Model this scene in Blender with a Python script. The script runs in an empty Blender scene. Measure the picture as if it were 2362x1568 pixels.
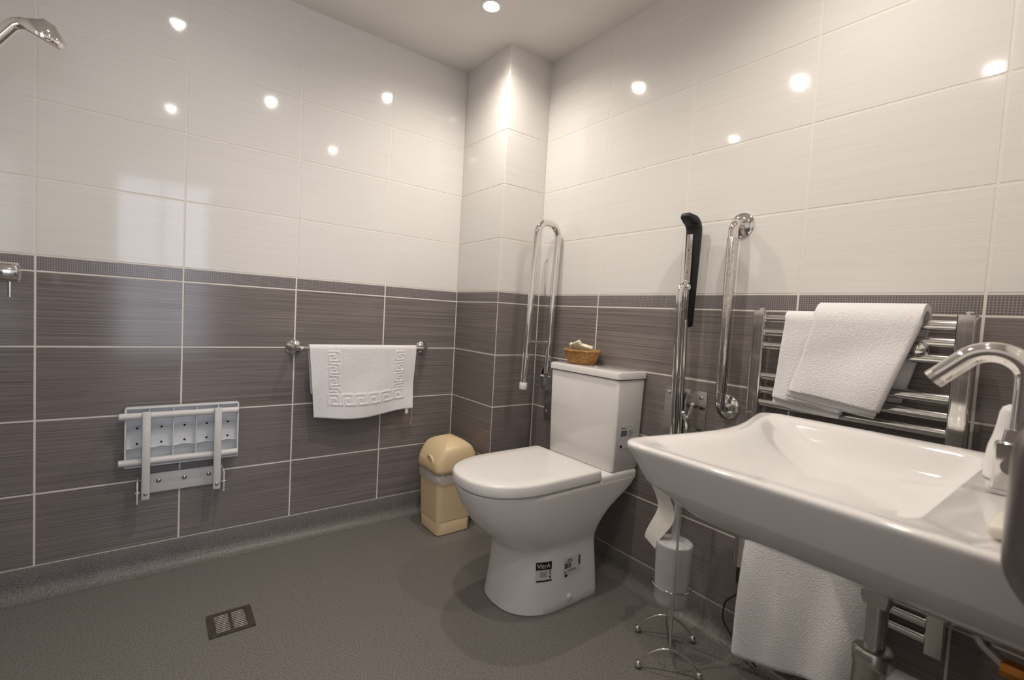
import bpy, bmesh, math, random
from mathutils import Vector, Matrix
random.seed(7)
scene = bpy.context.scene
COL = scene.collection
PI = math.pi

# ------------------------------------------------------------------ camera
cam_d = bpy.data.cameras.new('camera')
cam = bpy.data.objects.new('camera', cam_d)
COL.objects.link(cam)
yaw, pitch, roll = 0.91971139, -0.05078886, 0.05578246
fw = Vector((math.cos(yaw)*math.cos(pitch), math.sin(yaw)*math.cos(pitch), math.sin(pitch)))
rt = Vector((math.sin(yaw), -math.cos(yaw), 0))
up = rt.cross(fw)
rt2 = rt*math.cos(roll) + up*math.sin(roll)
up2 = rt2.cross(fw)
M = Matrix((rt2, up2, -fw)).transposed().to_4x4()
M.translation = Vector((-1.282, -2.1894, 1.0387))
cam.matrix_world = M
cam_d.sensor_fit = 'HORIZONTAL'
cam_d.sensor_width = 36.0
cam_d.lens = 1081.698/2362*36.0
cam_d.clip_start = 0.02
cam_d.dof.use_dof = True
cam_d.dof.focus_distance = 1.9
cam_d.dof.aperture_fstop = 4.0
scene.camera = cam

# ------------------------------------------------------------------ world, exposure
world = bpy.data.worlds.new('world')
scene.world = world
world.use_nodes = True
world.node_tree.nodes['Background'].inputs[0].default_value = (0.75, 0.85, 1.0, 1)
world.node_tree.nodes['Background'].inputs[1].default_value = 0.3
scene.view_settings.view_transform = 'Standard'
scene.view_settings.look = 'None'
scene.view_settings.exposure = 0.18
scene.view_settings.gamma = 1.0
scene.view_settings.use_curve_mapping = False

LAMP_POWER = 19.2        # watts per recessed downlight
LAMP_COLOUR = (1.0, 0.90, 0.80)
WINDOW_STRENGTH = 3.6    # daylight on the corridor window behind the door

# ------------------------------------------------------------------ materials
def mat(name, base=(.8, .8, .8), rough=.5, metal=0.0, **kw):
    m = bpy.data.materials.new(name)
    m.use_nodes = True
    b = m.node_tree.nodes['Principled BSDF']
    b.inputs['Base Color'].default_value = (*base, 1)
    b.inputs['Roughness'].default_value = rough
    b.inputs['Metallic'].default_value = metal
    for k, v in kw.items():
        b.inputs[k.replace('_', ' ')].default_value = v
    return m

def nd(m, t): return m.node_tree.nodes.new(t)
def lk(m, a, b): m.node_tree.links.new(a, b)
def bsdf(m): return m.node_tree.nodes['Principled BSDF']

def coords(m, scale, rnd=0.0, kind='Object'):
    tc = nd(m, 'ShaderNodeTexCoord'); mp = nd(m, 'ShaderNodeMapping')
    lk(m, tc.outputs[kind], mp.inputs[0])
    mp.inputs['Scale'].default_value = scale
    if rnd:
        oi = nd(m, 'ShaderNodeObjectInfo'); mu = nd(m, 'ShaderNodeMath'); mu.operation = 'MULTIPLY'
        lk(m, oi.outputs['Random'], mu.inputs[0]); mu.inputs[1].default_value = rnd
        cx = nd(m, 'ShaderNodeCombineXYZ')
        for i in range(3): lk(m, mu.outputs[0], cx.inputs[i])
        lk(m, cx.outputs[0], mp.inputs['Location'])
    return mp.outputs[0]

def noise_col(m, vec, c0, c1, p0=.3, p1=.7, detail=3, scale=1.0):
    n = nd(m, 'ShaderNodeTexNoise'); n.inputs['Scale'].default_value = scale
    n.inputs['Detail'].default_value = detail
    lk(m, vec, n.inputs['Vector'])
    r = nd(m, 'ShaderNodeValToRGB')
    r.color_ramp.elements[0].position = p0; r.color_ramp.elements[0].color = (*c0, 1)
    r.color_ramp.elements[1].position = p1; r.color_ramp.elements[1].color = (*c1, 1)
    lk(m, n.outputs['Fac'], r.inputs[0])
    lk(m, r.outputs[0], bsdf(m).inputs['Base Color'])
    return n.outputs['Fac']

def bump(m, fac, strength=.2, dist=.001):
    b = nd(m, 'ShaderNodeBump'); b.inputs['Strength'].default_value = strength
    b.inputs['Distance'].default_value = dist
    lk(m, fac, b.inputs['Height']); lk(m, b.outputs[0], bsdf(m).inputs['Normal'])

# glossy tiles with fine horizontal brush lines
m_tw = mat('white_tile', rough=.07)
f = noise_col(m_tw, coords(m_tw, (2.0, 1, 240), 30), (.815, .793, .770), (.858, .840, .818), .3, .7, 2)
bump(m_tw, f, .018, .0003)
m_td = mat('taupe_tile', rough=.14)
f = noise_col(m_td, coords(m_td, (1.8, 1, 330), 30), (.155, .135, .130), (.30, .268, .257), .3, .7, 3)
bump(m_td, f, .03, .0003)
# border listel: a fine woven grid
m_tb = mat('border_tile', rough=.16)
v = coords(m_tb, (1, 1, 1))
sx = nd(m_tb, 'ShaderNodeSeparateXYZ'); lk(m_tb, v, sx.inputs[0])
mx = []
for k in (0, 2):
    a = nd(m_tb, 'ShaderNodeMath'); a.operation = 'MULTIPLY'; lk(m_tb, sx.outputs[k], a.inputs[0]); a.inputs[1].default_value = 2*PI/.0062
    s = nd(m_tb, 'ShaderNodeMath'); s.operation = 'SINE'; lk(m_tb, a.outputs[0], s.inputs[0])
    mx.append(s.outputs[0])
mxx = nd(m_tb, 'ShaderNodeMath'); mxx.operation = 'MAXIMUM'; lk(m_tb, mx[0], mxx.inputs[0]); lk(m_tb, mx[1], mxx.inputs[1])
r = nd(m_tb, 'ShaderNodeValToRGB')
r.color_ramp.elements[0].position = .25; r.color_ramp.elements[0].color = (.15, .132, .135, 1)
r.color_ramp.elements[1].position = .95; r.color_ramp.elements[1].color = (.33, .30, .297, 1)
lk(m_tb, mxx.outputs[0], r.inputs[0]); lk(m_tb, r.outputs[0], bsdf(m_tb).inputs['Base Color'])
bump(m_tb, mxx.outputs[0], .15, .0005)
m_grout = mat('cream_grout', rough=.7)
noise_col(m_grout, coords(m_grout, (40, 40, 40)), (.84, .80, .745), (.88, .84, .785))
m_ceil = mat('ceiling_paint', rough=.85)
noise_col(m_ceil, coords(m_ceil, (6, 6, 6)), (.84, .815, .775), (.86, .84, .80))
# speckled safety vinyl
m_floor = mat('grey_vinyl', rough=.42)
f = noise_col(m_floor, coords(m_floor, (230, 230, 230)), (.125, .117, .110), (.265, .250, .236), .33, .7, 2)
bump(m_floor, f, .12, .0006)
bsdf(m_floor).inputs['Specular IOR Level'].default_value = .4
m_cer = mat('white_ceramic', rough=.09)
noise_col(m_cer, coords(m_cer, (3, 3, 3)), (.825, .808, .795), (.84, .824, .812))
bsdf(m_cer).inputs['Coat Weight'].default_value = .3
bsdf(m_cer).inputs['Coat Roughness'].default_value = .04
m_plw = mat('white_plastic', rough=.28)
noise_col(m_plw, coords(m_plw, (9, 9, 9)), (.82, .808, .795), (.85, .838, .825))
m_seatp = mat('pale_grey_plastic', rough=.35)
noise_col(m_seatp, coords(m_seatp, (9, 9, 9)), (.74, .76, .78), (.78, .80, .82))
m_pmet = mat('painted_metal', rough=.35)
noise_col(m_pmet, coords(m_pmet, (14, 14, 14)), (.70, .69, .69), (.75, .74, .74))
m_chr = mat('chrome', (.78, .77, .75), .07, 1.0)
noise_col(m_chr, coords(m_chr, (5, 5, 5)), (.74, .73, .71), (.80, .79, .77))
m_ss = mat('brushed_steel', (.55, .53, .5), .24, 1.0)
f = noise_col(m_ss, coords(m_ss, (3, 3, 120)), (.50, .48, .46), (.62, .60, .57)); bump(m_ss, f, .04, .0003)
m_flu = mat('fluted_chrome', (.6, .58, .55), .25, 1.0)
f = noise_col(m_flu, coords(m_flu, (260, 260, 90)), (.50, .48, .45), (.78, .76, .72), .35, .65); bump(m_flu, f, .25, .0006)
m_dark = mat('dark_metal', rough=.3, metal=1.0)
noise_col(m_dark, coords(m_dark, (20, 20, 20)), (.10, .095, .09), (.16, .15, .14))
m_blk = mat('black_rubber', rough=.5)
noise_col(m_blk, coords(m_blk, (60, 60, 60)), (.008, .008, .009), (.016, .016, .017))
m_hole = mat('dark_hole', (.01, .01, .01), .8)
noise_col(m_hole, coords(m_hole, (60, 60, 60)), (.008, .008, .008), (.014, .014, .013))
m_beige = mat('beige_plastic', rough=.34)
noise_col(m_beige, coords(m_beige, (5, 5, 5)), (.84, .655, .40), (.88, .69, .43))
m_bag = mat('thin_white_bag', (.8, .79, .78), .35, Alpha=.72)
f = noise_col(m_bag, coords(m_bag, (60, 60, 18)), (.66, .64, .62), (.84, .82, .80)); bump(m_bag, f, .6, .004)
m_towel = mat('white_terry', rough=.95)
f = noise_col(m_towel, coords(m_towel, (260, 260, 260)), (.86, .85, .862), (.95, .94, .95), .3, .7, 3); bump(m_towel, f, .8, .003)
bsdf(m_towel).inputs['Sheen Weight'].default_value = .25
m_paper = mat('paper', rough=.8)
noise_col(m_paper, coords(m_paper, (50, 50, 50)), (.74, .72, .67), (.80, .78, .73))
m_cream = mat('cream_wrapper', rough=.35)
noise_col(m_cream, coords(m_cream, (30, 30, 30)), (.76, .69, .50), (.82, .76, .58))
m_wick = mat('wicker', rough=.55)
f = noise_col(m_wick, coords(m_wick, (120, 120, 300)), (.30, .135, .035), (.58, .31, .10), .35, .65); bump(m_wick, f, .4, .002)
m_frost = mat('frosted_plastic', (.80, .80, .82), .38, Transmission_Weight=.35)
noise_col(m_frost, coords(m_frost, (10, 10, 10)), (.74, .74, .76), (.80, .80, .82))
m_ink = mat('black_ink', (.012, .01, .012), .35)
noise_col(m_ink, coords(m_ink, (60, 60, 60)), (.008, .007, .008), (.016, .013, .015))
m_stk = mat('sticker_paper', (.72, .70, .70), .35)
noise_col(m_stk, coords(m_stk, (60, 60, 60)), (.66, .65, .65), (.70, .69, .69))
m_cream2 = mat('cream_paint', rough=.6)
noise_col(m_cream2, coords(m_cream2, (4, 4, 4)), (.70, .68, .64), (.74, .72, .68))
m_wood = mat('door_paint', rough=.4)
noise_col(m_wood, coords(m_wood, (3, 3, 1)), (.70, .69, .66), (.74, .73, .70))
m_brass = mat('orange_brass', rough=.35, metal=1.0)
noise_col(m_brass, coords(m_brass, (20, 20, 20)), (.50, .20, .05), (.62, .30, .08))
m_glow = bpy.data.materials.new('lamp_glow'); m_glow.use_nodes = True
nt = m_glow.node_tree; nt.nodes.remove(nt.nodes['Principled BSDF'])
em = nt.nodes.new('ShaderNodeEmission'); em.inputs[0].default_value = (1, .93, .82, 1); em.inputs[1].default_value = 60
nt.links.new(em.outputs[0], nt.nodes['Material Output'].inputs[0])
m_day = bpy.data.materials.new('daylit_pane'); m_day.use_nodes = True
nt = m_day.node_tree; nt.nodes.remove(nt.nodes['Principled BSDF'])
em = nt.nodes.new('ShaderNodeEmission'); em.inputs[0].default_value = (.80, .86, 1.0, 1); em.inputs[1].default_value = WINDOW_STRENGTH
nt.links.new(em.outputs[0], nt.nodes['Material Output'].inputs[0])

# ------------------------------------------------------------------ mesh builder
class MB:
    def __init__(s): s.v = []; s.f = []
    def add(s, vs, fs):
        o = len(s.v); s.v += [tuple(p) for p in vs]; s.f += [tuple(i+o for i in q) for q in fs]; return s
    def box(s, lo, hi, bev=0.0, seg=2, rot=None, piv=None):
        bm = bmesh.new(); bmesh.ops.create_cube(bm, size=1)
        c = [(a+b)/2 for a, b in zip(lo, hi)]; d = [abs(b-a) for a, b in zip(lo, hi)]
        for w in bm.verts: w.co = Vector((w.co.x*d[0], w.co.y*d[1], w.co.z*d[2]))
        if bev > 0: bmesh.ops.bevel(bm, geom=bm.edges[:], offset=min(bev, min(d)*.49), segments=seg, affect='EDGES', profile=.5)
        C = Vector(c)
        pts = []
        for w in bm.verts:
            p = w.co.copy()
            if rot is not None: p = rot @ p
            pts.append(p + C)
        bm.verts.index_update()
        s.add(pts, [[w.index for w in q.verts] for q in bm.faces]); bm.free(); return s
    def loft(s, rings, cap0=True, cap1=True, closed=True):
        n = len(rings[0]); vs = [p for r_ in rings for p in r_]; fs = []
        m = n if closed else n-1
        for i in range(len(rings)-1):
            for j in range(m):
                k = (j+1) % n
                fs.append((i*n+j, i*n+k, (i+1)*n+k, (i+1)*n+j))
        if cap0: fs.append(tuple(range(n-1, -1, -1)))
        if cap1: fs.append(tuple((len(rings)-1)*n+j for j in range(n)))
        return s.add(vs, fs)
    def tube(s, path, rad, n=14, closed=False, caps=True):
        P = [Vector(p) for p in path]; N = len(P)
        rr = rad if isinstance(rad, (list, tuple)) else [rad]*N
        T = []
        for i in range(N):
            a = P[(i-1) % N] if (closed or i > 0) else P[i]
            b = P[(i+1) % N] if (closed or i < N-1) else P[i]
            T.append((b-a).normalized())
        ref = Vector((0, 0, 1)) if abs(T[0].z) < .9 else Vector((1, 0, 0))
        u = T[0].cross(ref).normalized(); rings = []
        for i in range(N):
            u = (u - T[i]*u.dot(T[i])).normalized(); w = T[i].cross(u)
            rings.append([P[i] + (u*math.cos(2*PI*k/n) + w*math.sin(2*PI*k/n))*rr[i] for k in range(n)])
        if closed: rings.append(rings[0])
        return s.loft(rings, caps and not closed, caps and not closed)
    def lathe(s, prof, c, axis=(0, 0, 1), n=28, cap=True):
        A = Vector(axis).normalized(); ref = Vector((0, 0, 1)) if abs(A.z) < .9 else Vector((1, 0, 0))
        u = A.cross(ref).normalized(); w = A.cross(u); C = Vector(c)
        rings = [[C + A*h + (u*math.cos(2*PI*k/n) + w*math.sin(2*PI*k/n))*max(r_, 1e-5) for k in range(n)] for r_, h in prof]
        return s.loft(rings, cap, cap)
    def grid(s, fn, nu, nv):
        vs = [fn(i/nu, j/nv) for j in range(nv+1) for i in range(nu+1)]
        fs = [(j*(nu+1)+i, j*(nu+1)+i+1, (j+1)*(nu+1)+i+1, (j+1)*(nu+1)+i) for j in range(nv) for i in range(nu)]
        return s.add(vs, fs)
    def sphere(s, c, r_, n=14):
        return s.lathe([(r_*math.sin(PI*i/8), -r_*math.cos(PI*i/8)) for i in range(9)], c, n=n, cap=False)
    def mesh(s, name, m, org=(0, 0, 0), smooth=True, angle=38):
        me = bpy.data.meshes.new(name)
        me.from_pydata([(p[0]-org[0], p[1]-org[1], p[2]-org[2]) for p in s.v], [], s.f)
        bm = bmesh.new(); bm.from_mesh(me)
        bmesh.ops.remove_doubles(bm, verts=bm.verts, dist=1e-6)
        bmesh.ops.recalc_face_normals(bm, faces=bm.faces)
        bm.to_mesh(me); bm.free()
        if smooth:
            me.polygons.foreach_set('use_smooth', [True]*len(me.polygons))
            me.set_sharp_from_angle(angle=math.radians(angle))
        me.materials.append(m); me.update()
        return me
    def build(s, name, m, parent=None, smooth=True, angle=38):
        """part of parent (an object at ORG[root]) or a top-level mesh with its origin at its base"""
        if parent is not None: org = ORG[parent]
        else:
            xs = [p[0] for p in s.v]; ys = [p[1] for p in s.v]; zs = [p[2] for p in s.v]
            org = ((min(xs)+max(xs))/2, (min(ys)+max(ys))/2, min(zs))
        me = s.mesh(name, m, org, smooth, angle)
        o = bpy.data.objects.new(name, me); COL.objects.link(o)
        if parent is not None: o.parent = parent
        else: o.location = org
        ORG[o] = org
        return o
ORG = {}

def tag(o, label, cat, group=None):
    o['label'] = label; o['category'] = cat
    if group: o['group'] = group
    return o
def thing(name, loc, label, cat, group=None):
    o = bpy.data.objects.new(name, None); o.empty_display_size = .05
    COL.objects.link(o); o.location = loc; ORG[o] = tuple(loc)
    return tag(o, label, cat, group)
def struct(o):
    o['kind'] = 'structure'; return o
def lerp(a, b, t): return a+(b-a)*t
def smoothstep(a, b, x):
    t = max(0, min(1, (x-a)/(b-a))); return t*t*(3-2*t)
def fillet(pts, rad, seg=7):
    """round the inner corners of a polyline"""
    P = [Vector(p) for p in pts]; out = [P[0]]
    for i in range(1, len(P)-1):
        r_ = rad[i-1] if isinstance(rad, (list, tuple)) else rad
        a = (P[i-1]-P[i]); b = (P[i+1]-P[i]); la, lb = a.length, b.length; a.normalize(); b.normalize()
        ang = a.angle(b)
        if ang > 3.1: out.append(P[i]); continue
        d = min(r_/math.tan(ang/2), la*.49, lb*.49); rr = d*math.tan(ang/2)
        c = P[i] + (a+b).normalized()*(rr/math.sin(ang/2))
        p0 = P[i]+a*d; p1 = P[i]+b*d
        v0 = p0-c; v1 = p1-c; th = v0.angle(v1)
        for k in range(seg+1):
            t = k/seg
            out.append(c + (v0*math.sin((1-t)*th) + v1*math.sin(t*th))/math.sin(th))
    out.append(P[-1]); return out

def text_mesh(body, size, bold=0.0):
    cu = bpy.data.curves.new('lettering', 'FONT'); cu.body = body; cu.size = size; cu.offset = bold
    cu.align_x = 'CENTER'; cu.align_y = 'CENTER'; cu.resolution_u = 4
    o = bpy.data.objects.new('lettering', cu); COL.objects.link(o)
    bpy.context.view_layer.update()
    me = o.to_mesh(); vs = [tuple(w.co) for w in me.vertices]; fs = [tuple(q.vertices) for q in me.polygons]
    o.to_mesh_clear(); bpy.data.objects.remove(o); bpy.data.curves.remove(cu)
    return vs, fs

# ------------------------------------------------------------------ room shell
XW, YB, XL, H = .2504, -2.24, -1.76, 2.285     # right wall, basin wall, shower wall, ceiling
PX, PY = 0.0, -.38                              # boxed-in pillar in the corner
DX0, DX1, DH = -1.54, -.84, 2.02                # doorway behind the camera
G = .0009                                       # grout recess
TH = .12
def slab(name, lo, hi, m): return struct(MB().box(lo, hi).build(name, m, smooth=False))
floor = slab('floor', (XL-TH, -4.2, -.1), (XW+TH, TH, 0), m_floor)
ceiling = slab('ceiling', (XL-TH, YB-TH, H), (XW+TH, TH, H+.1), m_ceil)
wall_left = slab('wall_left', (XL-TH, G, 0), (PX+.0, TH, H), m_grout)
wall_pillar = slab('wall_pillar', (PX+G, PY+G, 0), (XW+TH, TH, H), m_grout)
wall_right = slab('wall_right', (XW+G, YB-TH, 0), (XW+TH, PY+G, H), m_grout)
wall_shower = slab('wall_shower', (XL-TH, YB-TH, 0), (XL-G, G, H), m_grout)
mb = MB().box((DX1, YB-TH, 0), (XW+G, YB-G, H)); mb.box((XL-G, YB-TH, 0), (DX0, YB-G, H)); mb.box((DX0, YB-TH, DH), (DX1, YB-G, H))
wall_basin = struct(mb.build('wall_basin', m_grout, smooth=False))

ROWS = [.1, .35, .60, .85, 1.10, 1.152, 1.402, 1.652, 1.902, 2.152, H]
TILE_MESH = {}
GAP = .0056
def tile_wall(wall, cols, ang, fixed, door=None):
    """cols: joint positions along the wall; ang: facing; fixed: plane coordinate"""
    for c in range(len(cols)-1):
        for r_ in range(len(ROWS)-1):
            a, b = cols[c], cols[c+1]; z0, z1 = ROWS[r_], ROWS[r_+1]
            if door and a >= door[0]-.01 and b <= door[1]+.01:
                if z1 <= DH+.02: continue
                z0 = max(z0, DH)
            w = abs(b-a)-GAP; h = z1-z0-(GAP if r_ < len(ROWS)-2 else GAP/2)
            kind = 'd' if r_ < 4 else ('b' if r_ == 4 else 'w')
            key = (round(w, 4), round(h, 4), kind)
            if key not in TILE_MESH:
                q = MB().box((-w/2, 0, -h/2), (w/2, .006, h/2), .0009, 1)
                TILE_MESH[key] = q.mesh('tile', {'d': m_td, 'b': m_tb, 'w': m_tw}[kind], (0, 0, 0), smooth=False)
            o = bpy.data.objects.new('tile', TILE_MESH[key]); COL.objects.link(o)
            o.parent = wall; wl = Vector(wall.location)
            mid = (a+b)/2; zc = (z0+z1)/2
            pos = Vector((fixed, mid, zc)) if abs(abs(ang)-PI/2) < .01 else Vector((mid, fixed, zc))
            o.location = pos - wl; o.rotation_euler = (0, 0, ang)
tile_wall(wall_left, [0, -.4, -.8, -1.2, -1.6, XL], 0, 0.0)
tile_wall(wall_pillar, [0, PY], -PI/2, PX)
tile_wall(wall_pillar, [PX, XW], 0, PY)
tile_wall(wall_right, [PY, PY-.4, PY-.8, PY-1.2, PY-1.6, YB], -PI/2, XW)
tile_wall(wall_shower, [0, -.4, -.8, -1.2, -1.6, -2.0, YB], PI/2, XL)
tile_wall(wall_basin, [XW, XW-.4, XW-.8, DX1], PI, YB)
tile_wall(wall_basin, [DX1, (DX0+DX1)/2, DX0], PI, YB, (DX0, DX1))
tile_wall(wall_basin, [DX0, XL], PI, YB)

# coved vinyl skirting: profile swept along the foot of each wall, mitred at the corners
def cove(name, a, b, nrm, m0, m1):
    prof = [(0.0012, .1), (.004, .0995), (.005, .096), (.006, .055)]
    R_ = .042
    for i in range(0, 9):
        t = i/8*PI/2
        prof.append((.0065+R_*(1-math.cos(t)), R_+.0008-R_*math.sin(t)))
    prof.append((.0065+R_+.004, .0006))
    a = Vector((*a, 0)); b = Vector((*b, 0)); d = (b-a).normalized(); n = Vector((*nrm, 0))
    r0 = [a + n*o_ + d*(m0*o_) + Vector((0, 0, z)) for o_, z in prof]
    r1 = [b + n*o_ - d*(m1*o_) + Vector((0, 0, z)) for o_, z in prof]
    return struct(MB().loft([r0, r1], False, False, closed=False).build(name, m_floor, angle=60))
cove('baseboard_left', (XL, 0), (0, 0), (0, -1), 1, 1)
bp = cove('baseboard_pillar', (0, 0), (0, PY), (-1, 0), 1, -1)
cove('baseboard_pillar_side', (0, PY), (XW, PY), (0, -1), -1, 1)
cove('baseboard_right', (XW, PY), (XW, YB), (-1, 0), 1, 1)
cove('baseboard_shower', (XL, YB), (XL, 0), (1, 0), 1, 1)

# doorway and corridor behind the camera
mb = MB()
for x in (DX0, DX1-.03): mb.box((x, YB-TH-.01, 0), (x+.03, YB+.012, DH), .002)
mb.box((DX0, YB-TH-.01, DH-.03), (DX1, YB+.012, DH+.005), .002)
struct(mb.build('trim_1', m_wood))
d1 = struct(MB().box((DX1-.075, YB-TH-.84, .01), (DX1-.035, YB-TH-.02, DH-.04), .002).build('door_1', m_wood))
MB().tube(fillet([(DX1-.075, YB-TH-.78, 1.0), (DX1-.13, YB-TH-.78, 1.0), (DX1-.13, YB-TH-.66, 1.0)], .01), .009).build('door_handle', m_chr, d1)
slab('wall_corridor_left', (XL-TH-.3, -4.2, 0), (XL-.3, YB-TH, 2.4), m_cream2)
slab('wall_corridor_right', (XW, -4.2, 0), (XW+TH, YB-TH, 2.4), m_cream2)
slab('wall_corridor_end', (XL-.42, -4.32, 0), (XW+TH, -4.2, 2.4), m_cream2)
slab('ceiling_corridor', (XL-.42, -4.32, 2.4), (XW+TH, YB-TH, 2.5), m_ceil)
w1 = struct(MB().box((-1.95, -4.2, .40), (.15, -4.17, 2.3)).build('window_1', m_wood))
for k in range(3):
    x0 = -1.91+.685*k
    MB().box((x0, -4.175, .44), (x0+.65, -4.165, 2.26)).build('pane', m_day, w1)

# ------------------------------------------------------------------ recessed downlights
LAMPS = [(-.22, -.535, 'recessed ceiling downlight nearest the boxed corner pillar', 1.08),
         (-1.22, -.525, 'recessed ceiling downlight over the shower seat corner', .12),
         (-.735, -1.11, 'recessed ceiling downlight in the middle of the ceiling', 1.2),
         (-.18, -1.74, 'recessed ceiling downlight above the towel radiator', .8),
         (-1.22, -1.73, 'recessed ceiling downlight nearest the doorway', .55)]
for x, y, lab, gain in LAMPS:
    t = thing('ceiling_downlight', (x, y, H), lab, 'downlight', 'recessed ceiling downlights')
    MB().lathe([(.045, -.0005), (.045, -.004), (.041, -.006), (.034, -.006), (.027, -.001)], (x, y, H), cap=False).build('bezel', m_plw, t)
    MB().lathe([(.027, -.0012), (.027, -.0022), (.0, -.0024)], (x, y, H), cap=False).build('lens', m_glow, t)
    ld = bpy.data.lights.new('downlight_beam', 'SPOT')
    ld.energy = LAMP_POWER*gain; ld.color = LAMP_COLOUR; ld.spot_size = math.radians(158); ld.spot_blend = .9; ld.shadow_soft_size = .020
    lo = bpy.data.objects.new('downlight_beam', ld); COL.objects.link(lo); lo.parent = t; lo.location = (0, 0, -.012)

# ------------------------------------------------------------------ toilet
TC = -.872
def dring(xf, xr, hw, L, z, e=2.35, rc=.018, cy=TC, ns=10, na=40):
    xs = xf+L; P = []
    for k in range(5):                                   # rear right corner
        t = k/4*PI/2; P.append((xr-rc+rc*math.cos(t), cy-hw+rc-rc*math.sin(t), z))
    for k in range(1, ns): P.append((lerp(xr-rc, xs, k/ns), cy-hw, z))
    for k in range(na+1):
        t = -PI/2+PI*k/na; sn, cs = math.sin(t), math.cos(t)
        P.append((xs-L*abs(cs)**(2/e), cy+hw*math.copysign(abs(sn)**(2/e), sn), z))
    for k in range(1, ns): P.append((lerp(xs, xr-rc, k/ns), cy+hw, z))
    for k in range(5):
        t = k/4*PI/2; P.append((xr-rc+rc*math.sin(t), cy+hw-rc+rc*math.cos(t), z))
    return P
PAN = [(0, -.296, .076, .158, .19), (.004, -.299, .078, .160, .19), (.03, -.295, .077, .158, .19), (.09, -.288, .075, .153, .19), (.15, -.282, .071, .149, .185),
       (.195, -.279, .067, .1465, .185), (.218, -.281, .064, .147, .19), (.232, -.292, .063, .150, .20), (.246, -.312, .063, .154, .21), (.268, -.340, .066, .160, .225), (.30, -.373, .080, .167, .24), (.335, -.402, .110, .173, .25),
       (.365, -.421, .152, .1775, .26), (.39, -.434, .192, .180, .265), (.412, -.4435, .220, .182, .27), (.430, -.4495, .234, .1835, .27), (.441, -.4520, .238, .184, .27), (.4455, -.449, .238, .182, .27), (.447, -.43, .232, .17, .26)]
def pan_side(x, z):
    for a, b in zip(PAN, PAN[1:]):
        if a[0] <= z <= b[0]:
            t = (z-a[0])/(b[0]-a[0]); xf, _, hw, L = [lerp(a[i], b[i], t) for i in (1, 2, 3, 4)]; break
    xs = xf+L; e = 2.35
    return TC-hw if x >= xs else TC-hw*(max(0, 1-((xs-x)/L)**e))**(1/e)
toilet = thing('toilet', (-.1, TC, 0), 'white close-coupled toilet with closed lid against the right wall', 'toilet')
mb = MB().loft([dring(xf, xr, hw, L, z) for z, xf, xr, hw, L in PAN])
mb.box((.034, TC-.1835, .425), (.238, TC+.1835, .468), .012, 3)
pan = mb.build('pan', m_cer, toilet)
MB().loft([dring(-.446, .026, .178, .24, .4475), dring(-.446, .026, .178, .24, .453)]).build('seat', m_plw, toilet)
mb = MB().loft([dring(-.452, .032, .183, .235, .4535), dring(-.459, .036, .187, .24, .4565), dring(-.460, .0365, .1875, .24, .464), dring(-.459, .036, .187, .24, .484), dring(-.456, .034, .185, .238, .4895), dring(-.449, .029, .180, .234, .4930), dring(-.40, .01, .14, .20, .4945)])
mb.build('seat_lid', m_plw, toilet)
for s in (-1, 1):
    MB().lathe([(.011, -.02), (.012, -.018), (.012, .018), (.011, .02)], (.046, TC+s*.085, .474), (0, 1, 0), 16).build('hinge', m_chr, toilet)
def rrect_ring(x0, x1, y0, y1, z, rc=.012, k=5):
    P = []
    for cx_, cy_, t0 in ((x1-rc, y1-rc, 0), (x0+rc, y1-rc, PI/2), (x0+rc, y0+rc, PI), (x1-rc, y0+rc, 1.5*PI)):
        for i in range(k+1):
            t = t0+PI/2*i/k; P.append((cx_+rc*math.cos(t), cy_+rc*math.sin(t), z))
    return P
cis = MB().loft([rrect_ring(.094, .243, TC-.174, TC+.174, .469), rrect_ring(.091, .245, TC-.178, TC+.178, .474), rrect_ring(.088, .247, TC-.187, TC+.187, .815), rrect_ring(.090, .245, TC-.185, TC+.185, .820)]).build('cistern', m_cer, toilet)
lid = MB().loft([rrect_ring(.088, .246, TC-.187, TC+.187, .8225), rrect_ring(.082, .248, TC-.193, TC+.193, .826), rrect_ring(.082, .248, TC-.193, TC+.193, .846), rrect_ring(.085, .246, TC-.190, TC+.190, .851), rrect_ring(.094, .24, TC-.182, TC+.182, .853)]).build('cistern_lid', m_cer, toilet)
MB().lathe([(.026, 0), (.026, .004), (.023, .006), (0.001, .006)], (.15, TC-.01, .853)).build('flush_button', m_chr, lid)
MB().lathe([(.012, 0), (.0115, .004), (.008, .007), (.001, .008)], (-.074, pan_side(-.074, .035)+.001, .035), (0, -1, 0), 18).build('screw_cap', m_plw, pan)
# printed stickers on the pedestal side, laid on its curve
def stuck(mbs, off):
    """rect list in (x,z) on the pedestal side"""
    mb_ = MB()
    for x0, x1, z0, z1 in mbs:
        mb_.grid(lambda u, v: (lerp(x0, x1, u), pan_side(lerp(x0, x1, u), lerp(z0, z1, v))-off, lerp(z0, z1, v)), max(1, int((x1-x0)/.003)), max(1, int((z1-z0)/.006)))
    return mb_
def stuck_text(body, size, xc, zc, off, rot=0, bold=0, sx=1.0):
    vs, fs = text_mesh(body, size, bold)
    c, s_ = math.cos(rot), math.sin(rot); P = []
    for x, y, _ in vs:
        X = xc+(x*c*sx-y*s_); Z = zc+(x*s_*sx+y*c); P.append((X, pan_side(X, Z)-off, Z))
    return MB().add(P, fs)
s1 = stuck([(-.213, -.156, .116, .184)], .0008).build('sticker', m_stk, pan); s1['label'] = 'white sticker with black header'
stuck([(-.213, -.156, .157, .184)], .0016).build('printed_header', m_ink, s1)
stuck([(-.213, -.156, .116, .121)], .0016).build('printed_bar', m_ink, s1)
stuck_text('VitrA', .0235, -.186, .170, .0026, bold=.0002, sx=.92).build('lettering', m_stk, s1)
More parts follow.
